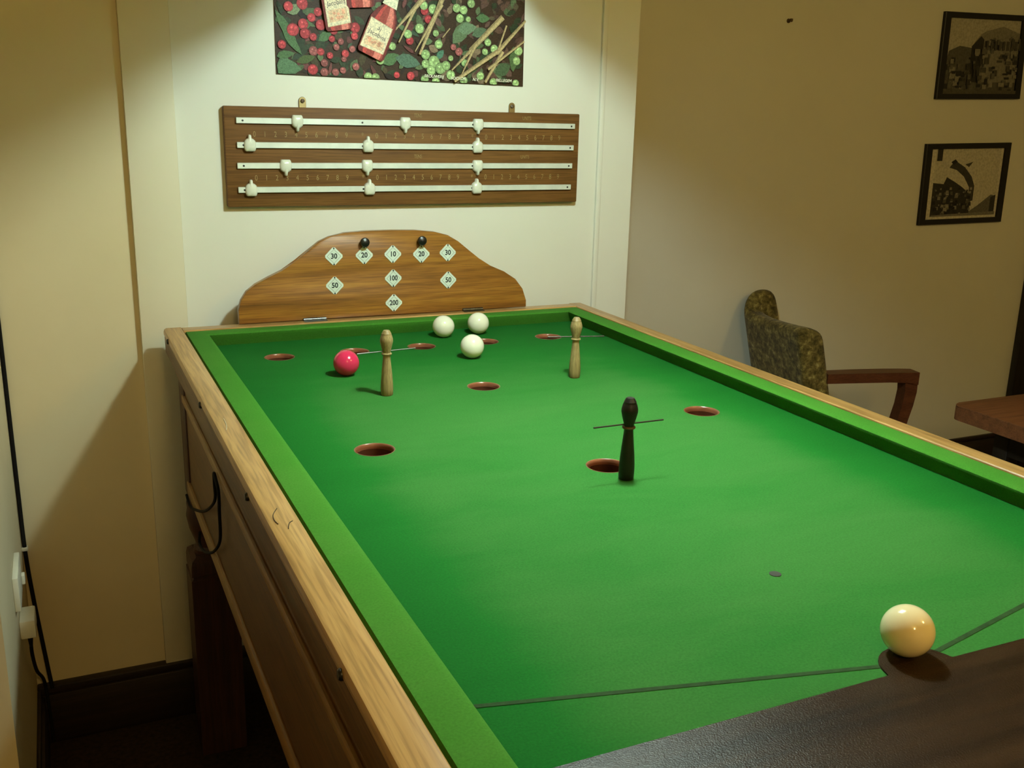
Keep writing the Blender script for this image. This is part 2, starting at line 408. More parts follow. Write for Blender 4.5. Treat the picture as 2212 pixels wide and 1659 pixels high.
# baulk lines and the black spot
m = MB()
for s in (-1, 1):
    a, b = Vector((s * (W + 0.003), 0.0640, 0.0005)), Vector((s * 0.030, -0.0203, 0.0005)); n = Vector((0, 0.0026, 0))
    m.poly([a - n, b - n, b + n, a + n])
m.build('baulk_line', M_LINE, tb)
m = MB(); m.lathe([(0.0064, 0.0002), (0.0064, 0.0007), (0.0055, 0.0009)], (-0.0005, 0.168, 0), 24); m.build('spot', plain('worn_black_spot', (0.03, 0.025, 0.018), 0.8), tb)
# cabinet under the rails
AX, AY = 0.466, 1.42
m = MB()
for s in (-1, 1): m.box(*sorted((s * (AX - 0.018), s * AX)), YF + 0.01, AY, -0.297, -0.020, 0.001)
m.box(-AX, AX, AY - 0.018, AY, -0.297, -0.020); m.box(-AX, AX, YF + 0.01, YF + 0.028, -0.297, -0.020)
m.box(-AX + 0.01, AX - 0.01, YF + 0.02, AY - 0.01, -0.285, -0.275)
m.build('cabinet_side', M_SIDE, tb)
for s in (-1, 1):
    for z0, z1, d in ((-0.105, -0.086, 0.006), (-0.301, -0.270, 0.006)):
        m = MB(); m.box(*sorted((s * (AX - 0.002), s * (AX + d))), YF + 0.01, AY + 0.002, z0, z1, 0.004); m.build('moulding', M_MOULD, tb)
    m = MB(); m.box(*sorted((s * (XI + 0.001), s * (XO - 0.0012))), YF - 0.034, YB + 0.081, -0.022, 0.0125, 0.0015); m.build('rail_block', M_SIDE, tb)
    m = MB(); m.box(*sorted((s * (AX - 0.002), s * (XO - 0.010))), YF + 0.005, AY + 0.03, -0.050, -0.0225, 0.003); m.build('fillet', M_SIDE, tb)
for px, py, hh in ((433, 875, 0.012), (534, 1073, 0.014), (737, 1457, 0.012), (363, 738, 0.016)):
    q = atx(px, py, -XO)
    m = MB(); m.lathe([(0.0001, 0.0035), (0.004, 0.003), (0.0055, 0.0012), (0.0055, -0.003)], (0, 0, 0), 14, 'x')
    for v in m.b.verts: v.co = Vector((-v.co.x - XO, v.co.y + q.y, v.co.z + q.z))
    m.build('bolt', M_BLACK, tb)
# legs
def leg_mesh(x0, x1, y0, y1):
    cx, cy, hw = (x0 + x1) / 2, (y0 + y1) / 2, (x1 - x0) / 2
    m = MB()
    m.box(x0 + 0.008, x1 - 0.008, y0 + 0.008, y1 - 0.008, -0.315, -0.0225, 0.004)
    m.lathe([(hw * 0.80, -0.315), (hw * 0.92, -0.328), (hw * 0.90, -0.340), (hw * 0.96, -0.356), (hw * 0.86, -0.385), (hw * 0.66, -0.412), (hw * 0.60, -0.424), (hw * 0.74, -0.430), (hw * 0.74, -0.440)], (cx, cy, 0), 28)
    def sq(h, z): return [(cx - h, cy - h, z), (cx + h, cy - h, z), (cx + h, cy + h, z), (cx - h, cy + h, z)]
    m.loft([sq(hw * 0.72, -0.438), sq(hw * 0.92, -0.446), sq(hw * 0.97, -0.458), sq(hw * 0.97, -0.478), sq(hw * 0.90, -0.480), sq(hw * 0.90, -0.484), sq(hw, -0.487), sq(hw, FL + 0.001)])
    return m
for sx in (-1, 1):
    for y0 in (1.395, -0.28):
        x0, x1 = sorted((sx * 0.478, sx * 0.383)); leg_mesh(x0, x1, y0, y0 + 0.095).build('leg', M_LEG, tb)

# hinged scoring board at the far end
BY = 1.511
OUT = [(-0.337, 0.0295), (-0.337, 0.060), (-0.331, 0.080), (-0.319, 0.098), (-0.300, 0.112), (-0.272, 0.126), (-0.243, 0.139), (-0.212, 0.157), (-0.184, 0.181), (-0.162, 0.198), (-0.139, 0.208), (-0.106, 0.215), (-0.059, 0.218), (0.0, 0.2185), (0.055, 0.217), (0.101, 0.212), (0.132, 0.204), (0.156, 0.190), (0.181, 0.170), (0.208, 0.149), (0.237, 0.131), (0.272, 0.116), (0.302, 0.097), (0.321, 0.073), (0.331, 0.045), (0.331, 0.0295)]
m = MB(); m.prism([(x, BY, z) for x, z in OUT], (0, 0.016, 0), 0.002)
bb = m.build('scoring_back_board', M_BACK, tb, sharp=30)
def plate(x, z, txt):
    m = MB(); h = 0.0215; c = 0.0025
    dia = [(0, h), (c, h - c), (h - c, c), (h, 0), (h - c, -c), (c, -h + c), (0, -h), (-c, -h + c), (-h + c, -c), (-h, 0), (-h + c, c), (-c, h - c)]
    dia = [p for p in dia if p not in ((0, h), (h, 0), (0, -h), (-h, 0))]
    m.prism([(x + u, BY - 0.0016, z + v) for u, v in dia], (0, 0.0018, 0))
    m.mi = 1
    k = 0.0165; w = 0.0007                         # thin printed border
    for a, b in (((0, k), (k, 0)), ((k, 0), (0, -k)), ((0, -k), (-k, 0)), ((-k, 0), (0, k))):
        f = (k - w) / k
        q = [a, b, (b[0] * f, b[1] * f), (a[0] * f, a[1] * f)]
        m.poly([(x + u * 0.93, BY - 0.0019, z + v * 0.93) for u, v in q])
    m.text(txt, 0.0158, lambda u, v: (x + u, BY - 0.0020, z + v), width=0.92 if len(txt) < 3 else 0.84, bold=0.00042)
    for s in (-1, 1): m.lathe([(0.0017, 0), (0.0017, 0.0008), (0.0009, 0.0013)], (x, BY - 0.0014, z + s * 0.0172), 12, 'y')
    m.build('number_plate', [M_PLATE, M_PRINT], bb)
for x, z, tx in ((-0.131, 0.166, '30'), (-0.0635, 0.166, '20'), (0.0015, 0.166, '10'), (0.068, 0.164, '20'), (0.131, 0.165, '30'), (-0.1305, 0.1025, '50'), (0.0020, 0.1125, '100'), (0.1325, 0.1025, '50'), (0.003, 0.057, '200')):
    plate(x, z, tx)
for x in (-0.0645, 0.0665):
    m = MB(); m.lathe([(0.0050, 0), (0.0045, 0.003), (0.0062, 0.005), (0.0100, 0.0085), (0.0106, 0.012), (0.0092, 0.0155), (0.005, 0.0178), (0.0005, 0.0184)], (x, BY, 0.195), 24, 'y'); m.build('knob', M_BLACK, bb)
for x in (-0.1765, 0.1930):
    m = MB()
    for i in range(5): m.tube([(x - 0.025 + i * 0.010, BY - 0.003, 0.0315), (x - 0.0155 + i * 0.010, BY - 0.003, 0.0315)], 0.0037, 12)
    m.box(x - 0.025, x + 0.025, BY - 0.016, BY - 0.003, 0.0284, 0.0298)
    m.build('hinge', M_CHROME, bb)

# ------------------------------------------------------------------ pegs
def peg(x, y, wood_m, rim_m, wire_m, ang, label, tilt=(0, 0)):
    t = thing('peg', label, 'skittle peg', (x, y, 0), 'turned pegs standing on the green cloth')
    prof = [(0.0090, 0.0), (0.0104, 0.002), (0.0107, 0.012), (0.0104, 0.022), (0.0094, 0.036), (0.0080, 0.050), (0.0068, 0.062), (0.0062, 0.0690), (0.0064, 0.0712)]
    m = MB(); m.lathe(prof, (x, y, 0), 28); m.build('shaft', wood_m, t)
    m = MB(); m.lathe([(0.0060, 0.0708), (0.0084, 0.0714), (0.0090, 0.0728), (0.0084, 0.0742), (0.0062, 0.0748)], (x, y, 0), 28); m.build('collar', rim_m, t)
    m = MB(); m.lathe([(0.0064, 0.0744), (0.0072, 0.0785), (0.0094, 0.0865), (0.0112, 0.0945), (0.0110, 0.0985), (0.0094, 0.1045), (0.0082, 0.1072), (0.0084, 0.1080), (0.0068, 0.1105), (0.0064, 0.1118), (0.0050, 0.1135), (0.0006, 0.1137)], (x, y, 0), 28); m.build('head', wood_m, t)
    m = MB(); dx, dy = 0.0535 * math.cos(ang), 0.0535 * math.sin(ang)
    m.tube([(x - dx, y - dy, 0.0775), (x + dx, y + dy, 0.0775)], 0.0011, 8); m.build('crossbar', wire_m, t)
    return t
peg(-0.1783, 0.984, M_PEG, M_PEG, M_WIRE, 0.10, 'pale wooden peg with bright crossbar beside the red ball')
peg(0.1843, 0.983, M_PEG, M_PEG, M_WIREDARK, -0.25, 'pale wooden peg with thin dark crossbar near the right cushion')
peg(-0.0015, 0.480, M_PEGBLACK, M_PEGRIM, M_PEGBLACK, 0.0, 'black wooden peg with black crossbar standing alone mid table')

# ------------------------------------------------------------------ balls
RB = 0.0238
def ball(x, y, mat, label):
    m = MB(); bmesh.ops.create_uvsphere(m.b, u_segments=48, v_segments=28, radius=RB)
    z0 = 0.0018 if y < 0 else 0.0
    bmesh.ops.translate(m.b, verts=m.b.verts[:], vec=(x, y, RB + z0))
    tag(m.build('billiard_ball', mat, loc=(x, y, z0)), label, 'ball', 'balls on the bar billiards table')
ball(-0.2087, 1.1342, M_REDBALL, 'red ball on the green cloth, left of a pale peg')
ball(0.0742, 1.3837, M_WHITEBALL, 'white ball by the back cushion, left of the back pair')
ball(0.1591, 1.3924, M_WHITEBALL, 'white ball by the back cushion, right of the back pair')
ball(0.0611, 1.1861, M_WHITEBALL, 'white ball in front of the pair at the back cushion')
ball(0.0014, -0.0134, M_CREAMBALL, 'large cream ball in the foreground on the dark front board')

# ------------------------------------------------------------------ score board with sliders
SY = 1.580
SX0, SX1, SZ0, SZ1 = -0.337, 0.4925, 0.2672, 0.4742
sb = thing('billiards_score_board', 'brown wooden sliding score board with four white strips on the end wall', 'score board', (0.078, YW, SZ0))
ROWS = [(0.4455, -0.3130, 0.4777, (-0.1862, 0.0536, 0.2278), -1), (0.3957, -0.3135, 0.4761, (-0.2870, -0.0320, 0.2274), 1),
        (0.3534, -0.3147, 0.4741, (-0.2140, -0.0347, 0.2280), -1), (0.3034, -0.3151, 0.4724, (-0.2882, -0.0302, 0.2264), 1)]
for z, x0, x1, xs, s in ROWS:
    m = MB(); m.box(x0, x1, SY - 0.006, SY - 0.0005, z - 0.0062, z + 0.0062, 0.0008, 1)
    m.mi = 1
    for x in (x0 + 0.013, -0.0445, 0.2145, x1 - 0.010): m.lathe([(0.0021, 0), (0.0021, 0.0006), (0.001, 0.0009)], (x, SY - 0.006, z), 12, 'y')
    m.build('slide_strip', [M_ALU, M_BLACK], sb)
    for x in xs:
        o = [(-0.0105, 0.0112), (-0.0085, 0.0130), (0.0085, 0.0130), (0.0105, 0.0112), (0.0122, 0.0060), (0.0124, -0.0030), (0.0108, -0.0090), (0.0070, -0.0125), (0.0034, -0.0142), (0.0028, -0.0195), (0.0016, -0.0212), (-0.0016, -0.0212), (-0.0028, -0.0195), (-0.0034, -0.0142), (-0.0070, -0.0125), (-0.0108, -0.0090), (-0.0124, -0.0030), (-0.0122, 0.0060)]
        m = MB()
        def rg(f, d): return [(x + u * f, SY - d, z - s * -1 * v * f * -1) for u, v in o]
        m.loft([rg(1.0, 0.0006), rg(1.0, 0.0075), rg(0.94, 0.0100), rg(0.72, 0.0125), rg(0.35, 0.0138)])
        m.build('slider', M_SLIDER, sb, sharp=60)
m = MB(); m.box(SX0, SX1, SY, YW, SZ0, SZ1, 0.003); m.mi = 1
def digit(x, z, ch, size=0.0165): m.text(ch, size, lambda u, v: (x + u, SY - 0.0004, z + v), width=0.75)
for zr in (0.4175, 0.3275):
    for xa, xb in ((-0.2760, -0.0790), (-0.0107, 0.1812), (0.2500, 0.4389)):
        for k in range(10): digit(xa + (xb - xa) * k / 9, zr, str(k))
    for x in (-0.043, 0.216): digit(x, zr, '*', 0.017)
for x, z, tx in ((0.3526, 0.4615, 'UNITS'), (0.3500, 0.3735, 'UNITS'), (0.0850, 0.3735, 'TENS'), (0.0850, 0.4625, 'TENS')): m.text(tx, 0.0115, lambda u, v, x=x, z=z: (x + u, SY - 0.0004, z + v), width=0.7)
m.build('board', [M_SCORE, M_GILT], sb)
for x in (-0.1691, 0.3211):
    m = MB(); o = [(-0.0075, -0.018), (-0.0075, 0.0035)] + [(0.0075 * math.cos(a), 0.0035 + 0.0075 * math.sin(a)) for a in [PI - PI * i / 8 for i in range(1, 8)]] + [(0.0075, 0.0035), (0.0075, -0.018)]
    m.prism([(x + u, YW - 0.0045, SZ1 + 0.011 + v) for u, v in o], (0, 0.003, 0), 0.0005, 1)
    m.mi = 1; m.lathe([(0.0045, 0), (0.0042, 0.003), (0.001, 0.0045)], (x, YW - 0.0045, SZ1 + 0.0135), 16, 'y')
    m.build('hanging_lug', [M_BRASS, M_PEGRIM], sb)

# ------------------------------------------------------------------ beer poster
PY = YW - 0.003
po = thing('beer_poster', 'unframed beer poster of bottles, raspberries and barley above the score board', 'poster', (0.06, YW, 0.535))
def pp(px, py, d=0.0):
    q = aty(px, py, PY); return (q.x, PY - d, q.z)
BL_, BR_ = pp(597, 160), pp(1129.5, 187)
up = 0.43
m = MB(); m.ink = lin(62, 44, 30)
m.hexa([BL_, BR_, (BR_[0], YW - 0.0005, BR_[2]), (BL_[0], YW - 0.0005, BL_[2]), (BL_[0], PY, BL_[2] + up), (BR_[0], PY, BR_[2] + up), (BR_[0], YW - 0.0005, BR_[2] + up), (BL_[0], YW - 0.0005, BL_[2] + up)])
dep = [0.00002]
PX0, PX1, PZ0, PZ1 = BL_[0] + 0.0015, BR_[0] - 0.0015, min(BL_[2], BR_[2]) + 0.006, BL_[2] + up - 0.004
def clip(x, z):
    zb = BL_[2] + (BR_[2] - BL_[2]) * (x - BL_[0]) / (BR_[0] - BL_[0]) + 0.0012
    return (min(max(x, PX0), PX1), min(max(z, zb), PZ1))
def shape(pts, col):
    dep[0] += 0.0000035
    m.ink = col
    m.poly([(x, PY - dep[0], z) for x, z in (clip(*p) for p in pts)])
def blob(x, z, rx, rz, col, a=0.0, n=12, jag=0.0):
    pts = []
    for i in range(n):
        t_ = 2 * PI * i / n; k = 1 + random.uniform(-jag, jag); u, v = rx * k * math.cos(t_), rz * k * math.sin(t_)
        pts.append((x + u * math.cos(a) - v * math.sin(a), z + u * math.sin(a) + v * math.cos(a)))
    shape(pts, col)
PXM = 0.00107                       # one photo pixel on the poster, metres
def vary(c, k=0.25): f = random.uniform(1 - k, 1 + k); return tuple(min(1, v * f) for v in c)
def leaf(x, z, L, w, a, col):
    pts = [(-L, 0), (-L * 0.5, w * 0.8), (0, w), (L * 0.6, w * 0.6), (L, 0), (L * 0.6, -w * 0.6), (0, -w), (-L * 0.5, -w * 0.8)]
    shape([(x + u * math.cos(a) - v * math.sin(a), z + u * math.sin(a) + v * math.cos(a)) for u, v in pts], col)
def berry(x, z, r, col):
    blob(x, z, r, r, tuple(c * 0.55 for c in col)); blob(x, z, r * 0.9, r * 0.9, col, jag=0.08)
    for _ in range(4):
        a = random.uniform(0, 2 * PI); blob(x + r * 0.5 * math.cos(a), z + r * 0.5 * math.sin(a), r * 0.24, r * 0.24, vary(tuple(min(1, c * 1.45) for c in col), 0.15), n=7)
    blob(x - r * 0.2, z + r * 0.3, r * 0.22, r * 0.18, tuple(min(1, c * 1.9 + 0.04) for c in col), n=7)
def straw(p, q, w0, w1, col):
    a, b = pp(*p), pp(*q); a, b = (a[0], a[2]), (b[0], b[2]); d = Vector((b[0] - a[0], b[1] - a[1])); n = Vector((-d.y, d.x)).normalized()
    for f0, f1, cm in ((-1, 1, 0.75), (-0.4, 0.9, 1.15), (0.1, 0.5, 1.45)):
        shape([(a[0] + n.x * w0 * f0, a[1] + n.y * w0 * f0), (a[0] + n.x * w0 * f1, a[1] + n.y * w0 * f1), (b[0] + n.x * w1 * f1, b[1] + n.y * w1 * f1), (b[0] + n.x * w1 * f0, b[1] + n.y * w1 * f0)], tuple(min(1, c * cm) for c in col))
GREEN, DARKG, PALE, RED, PINK, HOP, STRAW, BROWN = lin(84, 112, 72), lin(52, 62, 40), lin(128, 140, 104), lin(176, 62, 66), lin(150, 84, 80), lin(152, 176, 116), lin(168, 146, 104), lin(92, 66, 54)
for _ in range(900):                # undergrowth: leaves and shadow patches across the whole sheet
    x = random.uniform(PX0, PX1); z = random.uniform(PZ0, PZ1); f = (x - PX0) / (PX1 - PX0)
    c = random.choice([DARKG, DARKG, lin(44, 34, 28), lin(70, 60, 38), lin(60, 74, 56), lin(88, 104, 70), lin(104, 60, 56)] if f < 0.55 else [BROWN, DARKG, lin(58, 42, 34), lin(80, 70, 52), lin(104, 76, 66), lin(92, 106, 72), lin(126, 104, 82)])
    leaf(x, z, random.uniform(0.006, 0.018), random.uniform(0.003, 0.009), random.uniform(0, PI), vary(c))
def px_(x, y): q = pp(x, y); return q[0], q[2]
for x, y, L, w, a, c in ((618, 62, 40, 9, -1.0, GREEN), (630, 90, 30, 8, -0.9, GREEN), (614, 118, 20, 8, 0.2, GREEN), (618, 145, 30, 17, -0.1, lin(92, 122, 88)), (702, 78, 17, 9, 0.6, GREEN), (843, 128, 20, 12, 0.5, GREEN), (880, 132, 28, 14, -0.2, lin(88, 112, 92)), (995, 70, 30, 15, 0.9, lin(100, 118, 84)), (1008, 62, 22, 12, 0.2, lin(112, 134, 102)), (1042, 40, 16, 9, 0.0, GREEN), (1034, 70, 18, 10, 0.4, lin(92, 112, 84)), (1085, 150, 20, 14, 0.5, lin(74, 92, 62)), (950, 118, 12, 7, 0.9, lin(82, 124, 100)), (635, 20, 16, 10, 0.5, PALE), (1108, 128, 10, 26, 0, lin(86, 106, 66)), (660, 128, 20, 8, 0.3, lin(78, 92, 50))):
    q = px_(x, y); leaf(q[0], q[1], L * PXM, w * PXM, a, c)
for x, y, r in ((652, 8, 12), (622, 14, 10), (686, 26, 9), (672, 38, 9), (654, 52, 11), (692, 54, 11), (632, 64, 13), (658, 72, 11), (766, 60, 11), (676, 80, 8), (765, 78, 8), (676, 110, 10), (692, 112, 8), (712, 120, 7), (745, 116, 8), (726, 102, 7), (760, 106, 7), (675, 150, 11), (700, 136, 8), (768, 144, 8), (700, 156, 9), (724, 156, 8), (740, 152, 7), (720, 66, 9), (808, 108, 9), (916, 24, 9), (924, 42, 9), (884, 88, 9), (990, 112, 9), (978, 102, 7), (886, 164, 9), (856, 162, 7), (742, 128, 6), (716, 84, 7), (608, 96, 9), (735, 90, 7)):
    q = px_(x, y); berry(q[0], q[1], r * PXM * 0.95, vary(RED if y < 90 or random.random() < 0.4 else PINK))
for x, y, r in ((880, 74, 9), (905, 62, 10), (914, 12, 9), (934, 20, 10), (985, 18, 9), (1000, 22, 9), (992, 40, 9), (1010, 42, 6), (940, 72, 7), (946, 96, 9), (918, 118, 10), (918, 138, 9), (936, 134, 13), (950, 148, 12), (962, 142, 10), (930, 152, 10), (972, 162, 10), (1046, 112, 7), (1066, 106, 9), (1118, 110, 10), (1002, 136, 8), (1036, 164, 9), (1114, 132, 9), (820, 130, 9), (794, 166, 9), (810, 168, 9), (916, 172, 9), (940, 176, 9), (1000, 174, 9), (1112, 180, 8), (1016, 8, 9), (972, 126, 6), (1052, 92, 8), (1064, 178, 9), (846, 100, 8)):
    q = px_(x, y); berry(q[0], q[1], r * PXM, vary(HOP, 0.18))
for _ in range(260):                # the part of the picture above the frame of the photograph goes on the same way
    x = random.uniform(PX0 + 0.01, PX1 - 0.01); z = random.uniform(0.735, PZ1 - 0.012); f = (x - PX0) / (PX1 - PX0)
    berry(x, z, random.uniform(0.006, 0.012), vary(RED if random.random() > f else HOP))
for p, q, w0, w1 in (((975, -60), (903, 118), 7, 2.5), ((950, 10), (893, 112), 5, 1), ((896, 14), (858, 92), 3.5, 1.5), ((914, -6), (846, 70), 6, 1), ((1082, 38), (1012, 110), 6, 5), ((1030, 92), (972, 152), 4.5, 1.5), ((1024, 96), (994, 160), 4, 1), ((1132, 46), (1068, 116), 3.5, 5), ((1070, 112), (978, 176), 5, 4), ((1082, 112), (1044, 178), 4, 3), ((1090, 56), (1072, 108), 2, 2), ((1128, 90), (1050, 150), 2, 3), ((968, 62), (952, 82), 1.2, 1.2)):
    straw(p, q, w0 * PXM, w1 * PXM, STRAW)
def bottle(base, top, w, labq, mark):
    """bottle lying in the fruit; base/top in photo pixels, labq: label quad"""
    a, b = Vector(px_(*base)), Vector(px_(*top)); d = (b - a); L = d.length; d.normalize(); n = Vector((-d.y, d.x))
    hw = w * PXM / 2
    prof = [(0, 0.88), (0.03, 1), (0.46, 1), (0.58, 0.74), (0.66, 0.42), (0.97, 0.36), (0.97, 0.44), (1.0, 0.44)]
    for k, off, c in ((1, 0, lin(112, 46, 42)), (0.72, -0.12, lin(158, 70, 60)), (0.26, -0.45, lin(222, 128, 112)), (0.14, 0.5, lin(196, 76, 68))):
        pts = [a + d * (L * t_) + n * (hw * (r * k + off * r)) for t_, r in prof] + [a + d * (L * t_) - n * (hw * (r * k - off * r)) for t_, r in prof[::-1]]
        shape([tuple(p) for p in pts], c)
    pts = [a + d * (L * t_) + n * (hw * s_) for t_, s_ in ((0.66, 0.55), (0.80, 0.40), (0.80, -0.40), (0.66, -0.55))]
    shape([tuple(p) for p in pts], lin(236, 230, 196))
    q = [Vector(px_(*c)) for c in labq]                 # top left, top right, bottom right, bottom left
    for k, c in ((1.0, lin(214, 190, 150)), (0.96, lin(238, 222, 188))):
        ce = sum(q, Vector((0, 0))) / 4; shape([tuple(ce + (v - ce) * k) for v in q], c)
    B = lambda u, v: q[3] * (1 - u) * (1 - v) + q[2] * u * (1 - v) + q[0] * (1 - u) * v + q[1] * u * v
    shape([tuple(B(*c)) for c in ((0.1, 0.1), (0.9, 0.1), (0.9, 0.40), (0.1, 0.40))], lin(232, 196, 158))
    for _ in range(9):
        p = B(random.uniform(0.2, 0.8), random.uniform(0.15, 0.36)); blob(p.x, p.y, 0.0035, 0.0028, vary(lin(222, 160, 130)))
    ux = (q[1] - q[0]); hgt = (q[0] - q[3]).length; exx = ux.normalized(); eyy = (q[0] - q[3]).normalized()
    dep[0] += 0.00001
    m.ink = lin(70, 58, 62)
    for tx, v, sz in (('Jacobins', 0.55, 0.0158 * ux.length / 0.062), (mark, 0.78, 0.0165 * ux.length / 0.062)):
        o_ = B(0.5, v)
        m.text(tx, sz, lambda u, w_, o_=o_: (o_.x + exx.x * u + eyy.x * w_, PY - dep[0], o_.y + exx.y * u + eyy.y * w_), slant=0.1, width=0.95)
bottle((731, 66), (704, -100), 54, ((692, -28), (742, -38), (755, 50), (706, 60)), 'aj')
bottle((796, 121), (860, -40), 58, ((799, 36), (845, 64), (824, 119), (774, 98)), 'aj')
bottle((776, 17), (760, -150), 56, ((744, -92), (794, -97), (801, -14), (751, -9)), 'aj')
dep[0] += 0.00002; m.ink = lin(226, 222, 196)
for tx, x, y, wd in (('BROUWERIJ', 934, 165.5, 1.0), ('BOCKOR', 986, 170, 1.0), ('N.V.', 1024, 172.5, 1.0), ('BELLEGEM', 1084, 174.5, 1.0)):
    o_ = px_(x, y)
    m.text(tx, 0.0088, lambda u, v, o_=o_: (o_[0] + u, PY - dep[0], o_[1] + v - 0.02 * u), slant=0.22, width=0.98, bold=0.00022)
m.build('printed_sheet', M_INK, po, flip=False)

# ------------------------------------------------------------------ framed photographs on the right
FY = YR - 0.014
def frame(corners, label, inset, mat_w, scene):
    q = [aty(x, y, FY) for x, y in corners]            # TL TR BR BL
    c = sum(q, Vector((0, 0, 0))) / 4
    t = thing('picture_frame', label, 'picture', (c.x, YR, min(v.z for v in q)), 'framed black and white photographs on the right wall')
    B = lambda u, v, d=0.0: tuple((q[3] * (1 - u) * (1 - v) + q[2] * u * (1 - v) + q[0] * (1 - u) * v + q[1] * u * v) + Vector((0, d, 0)))
    m = MB(); iu, iv = inset
    o4 = [(0, 0), (1, 0), (1, 1), (0, 1)]; i4 = [(iu, iv), (1 - iu, iv), (1 - iu, 1 - iv), (iu, 1 - iv)]
    rings = [[B(*p, 0.0135) for p in o4], [B(*p, 0.002) for p in o4], [B(p[0] + (0.006 if p[0] < 0.5 else -0.006), p[1] + (0.006 if p[1] < 0.5 else -0.006)) for p in o4], [B(*p, 0.001) for p in i4], [B(*p, 0.008) for p in i4], [B(*p, 0.0135) for p in i4]]
    rv = m.loft(rings, False)
    for i in range(4): m.face([rv[-1][i], rv[-1][(i + 1) % 4], rv[0][(i + 1) % 4], rv[0][i]])
    m.build('frame', M_FRAME, t, sharp=25)
    m = MB(); k = [0.0075]
    def sh(pts, col):
        k[0] -= 0.00004; m.ink = col
        m.poly([B(min(max(u, iu * 0.9), 1 - iu * 0.9), min(max(v, iv * 0.9), 1 - iv * 0.9), k[0]) for u, v in pts])
    scene(sh, iu, iv)
    m.build('print', M_INKBW, t, flip=False)
G = lambda v: (v, v * 0.93, v * 0.74)
def street(sh, iu, iv):
    rnd = random.Random(3)
    sh([(0, 0), (1, 0), (1, 1), (0, 1)], G(0.42))
    sh([(0, 0), (1, 0), (1, 0.40), (0.42, 0.46), (0.36, 0.60), (0.22, 0.62), (0.10, 0.56), (0, 0.40)], G(0.10))
    sh([(0.36, 0.2), (0.36, 0.60), (0.40, 0.68), (0.46, 0.76), (0.52, 0.80), (0.72, 0.86), (1, 0.78), (1, 0.2)], G(0.22))
    sh([(0.36, 0.2), (0.36, 0.62), (0.46, 0.74), (0.50, 0.70), (0.50, 0.45), (0.46, 0.2)], G(0.03))
    for _ in range(150):
        u = rnd.uniform(0.04, 0.96); v = rnd.uniform(0.08, 0.46 if u < 0.36 else 0.72); a, b = rnd.uniform(0.01, 0.035), rnd.uniform(0.01, 0.04)
        sh([(u - a, v - b), (u + a, v - b), (u + a, v + b), (u - a, v + b)], G(rnd.choice((0.025, 0.04, 0.07, 0.12, 0.24))))
    for i in range(9): sh([(0.52 + i * 0.05, 0.58), (0.545 + i * 0.05, 0.58), (0.545 + i * 0.05, 0.68), (0.52 + i * 0.05, 0.69)], G(0.07))
    sh([(0, 0), (1, 0), (1, 0.10), (0, 0.12)], G(0.09))
def parade(sh, iu, iv):
    rnd = random.Random(5)
    sh([(0, 0), (1, 0), (1, 1), (0, 1)], G(0.66))
    u0, u1, v0, v1 = 0.13, 0.90, 0.10, 0.94
    S = lambda pts, c: sh([(u0 + (u1 - u0) * a, v0 + (v1 - v0) * b) for a, b in pts], c)
    S([(0, 0), (1, 0), (1, 1), (0, 1)], G(0.56))
    S([(0, 0), (0, 0.50), (0.16, 0.48), (0.20, 0.58), (0.34, 0.50), (0.46, 0.42), (0.60, 0.30), (0.60, 0.0)], G(0.035))
    S([(0.22, 0.72), (0.30, 0.82), (0.46, 0.72), (0.58, 0.58), (0.64, 0.44), (0.64, 0.22), (0.56, 0.20), (0.56, 0.42), (0.46, 0.58), (0.34, 0.68)], G(0.05))
    S([(0.24, 0.80), (0.30, 0.84), (0.34, 0.80), (0.28, 0.76)], G(0.02)); S([(0.46, 0.76), (0.58, 0.80), (0.52, 0.72)], G(0.06))
    S([(0.02, 0.82), (0.10, 0.82), (0.10, 1.0), (0.02, 1.0)], G(0.03))
    S([(0.60, 0.06), (0.72, 0.14), (0.92, 0.30), (1, 0.28), (1, 0.0), (0.6, 0.0)], G(0.14)); S([(0.92, 0.04), (1, 0.04), (1, 0.30), (0.92, 0.26)], G(0.04))
    for _ in range(90):
        a = rnd.uniform(0.02, 0.6); b = rnd.uniform(0.02, 0.42); r = rnd.uniform(0.010, 0.028)
        S([(a - r, b - r), (a + r, b - r), (a + r * 0.8, b + r), (a - r * 0.8, b + r)], G(rnd.choice((0.015, 0.03, 0.10, 0.22, 0.3))))
    S([(0, 0), (1, 0), (1, 0.05), (0, 0.02)], G(0.2))
frame([(2045, 24), (2224, 34), (2204, 214), (2023, 214)], 'upper framed old photograph of a street and tall building', (0.07, 0.065), 0, street)
frame([(2004, 311), (2187, 308), (2163, 479), (1985, 487)], 'lower framed old photograph with pale border and dark crowd', (0.07, 0.065), 0, parade)
q = aty(1703, 45, YR)
m = MB(); m.lathe([(0.007, 0), (0.007, 0.002), (0.003, 0.003), (0.003, 0.014), (0.005, 0.016), (0.004, 0.018)], (q.x, YR, q.z), 14, 'y'); m.box(q.x + 0.004, q.x + 0.012, YR - 0.008, YR - 0.003, q.z + 0.002, q.z + 0.007)
tag(m.build('wall_hook', M_PEGRIM, loc=(q.x, YR, q.z)), 'small brown empty hook high on the right wall', 'hook')

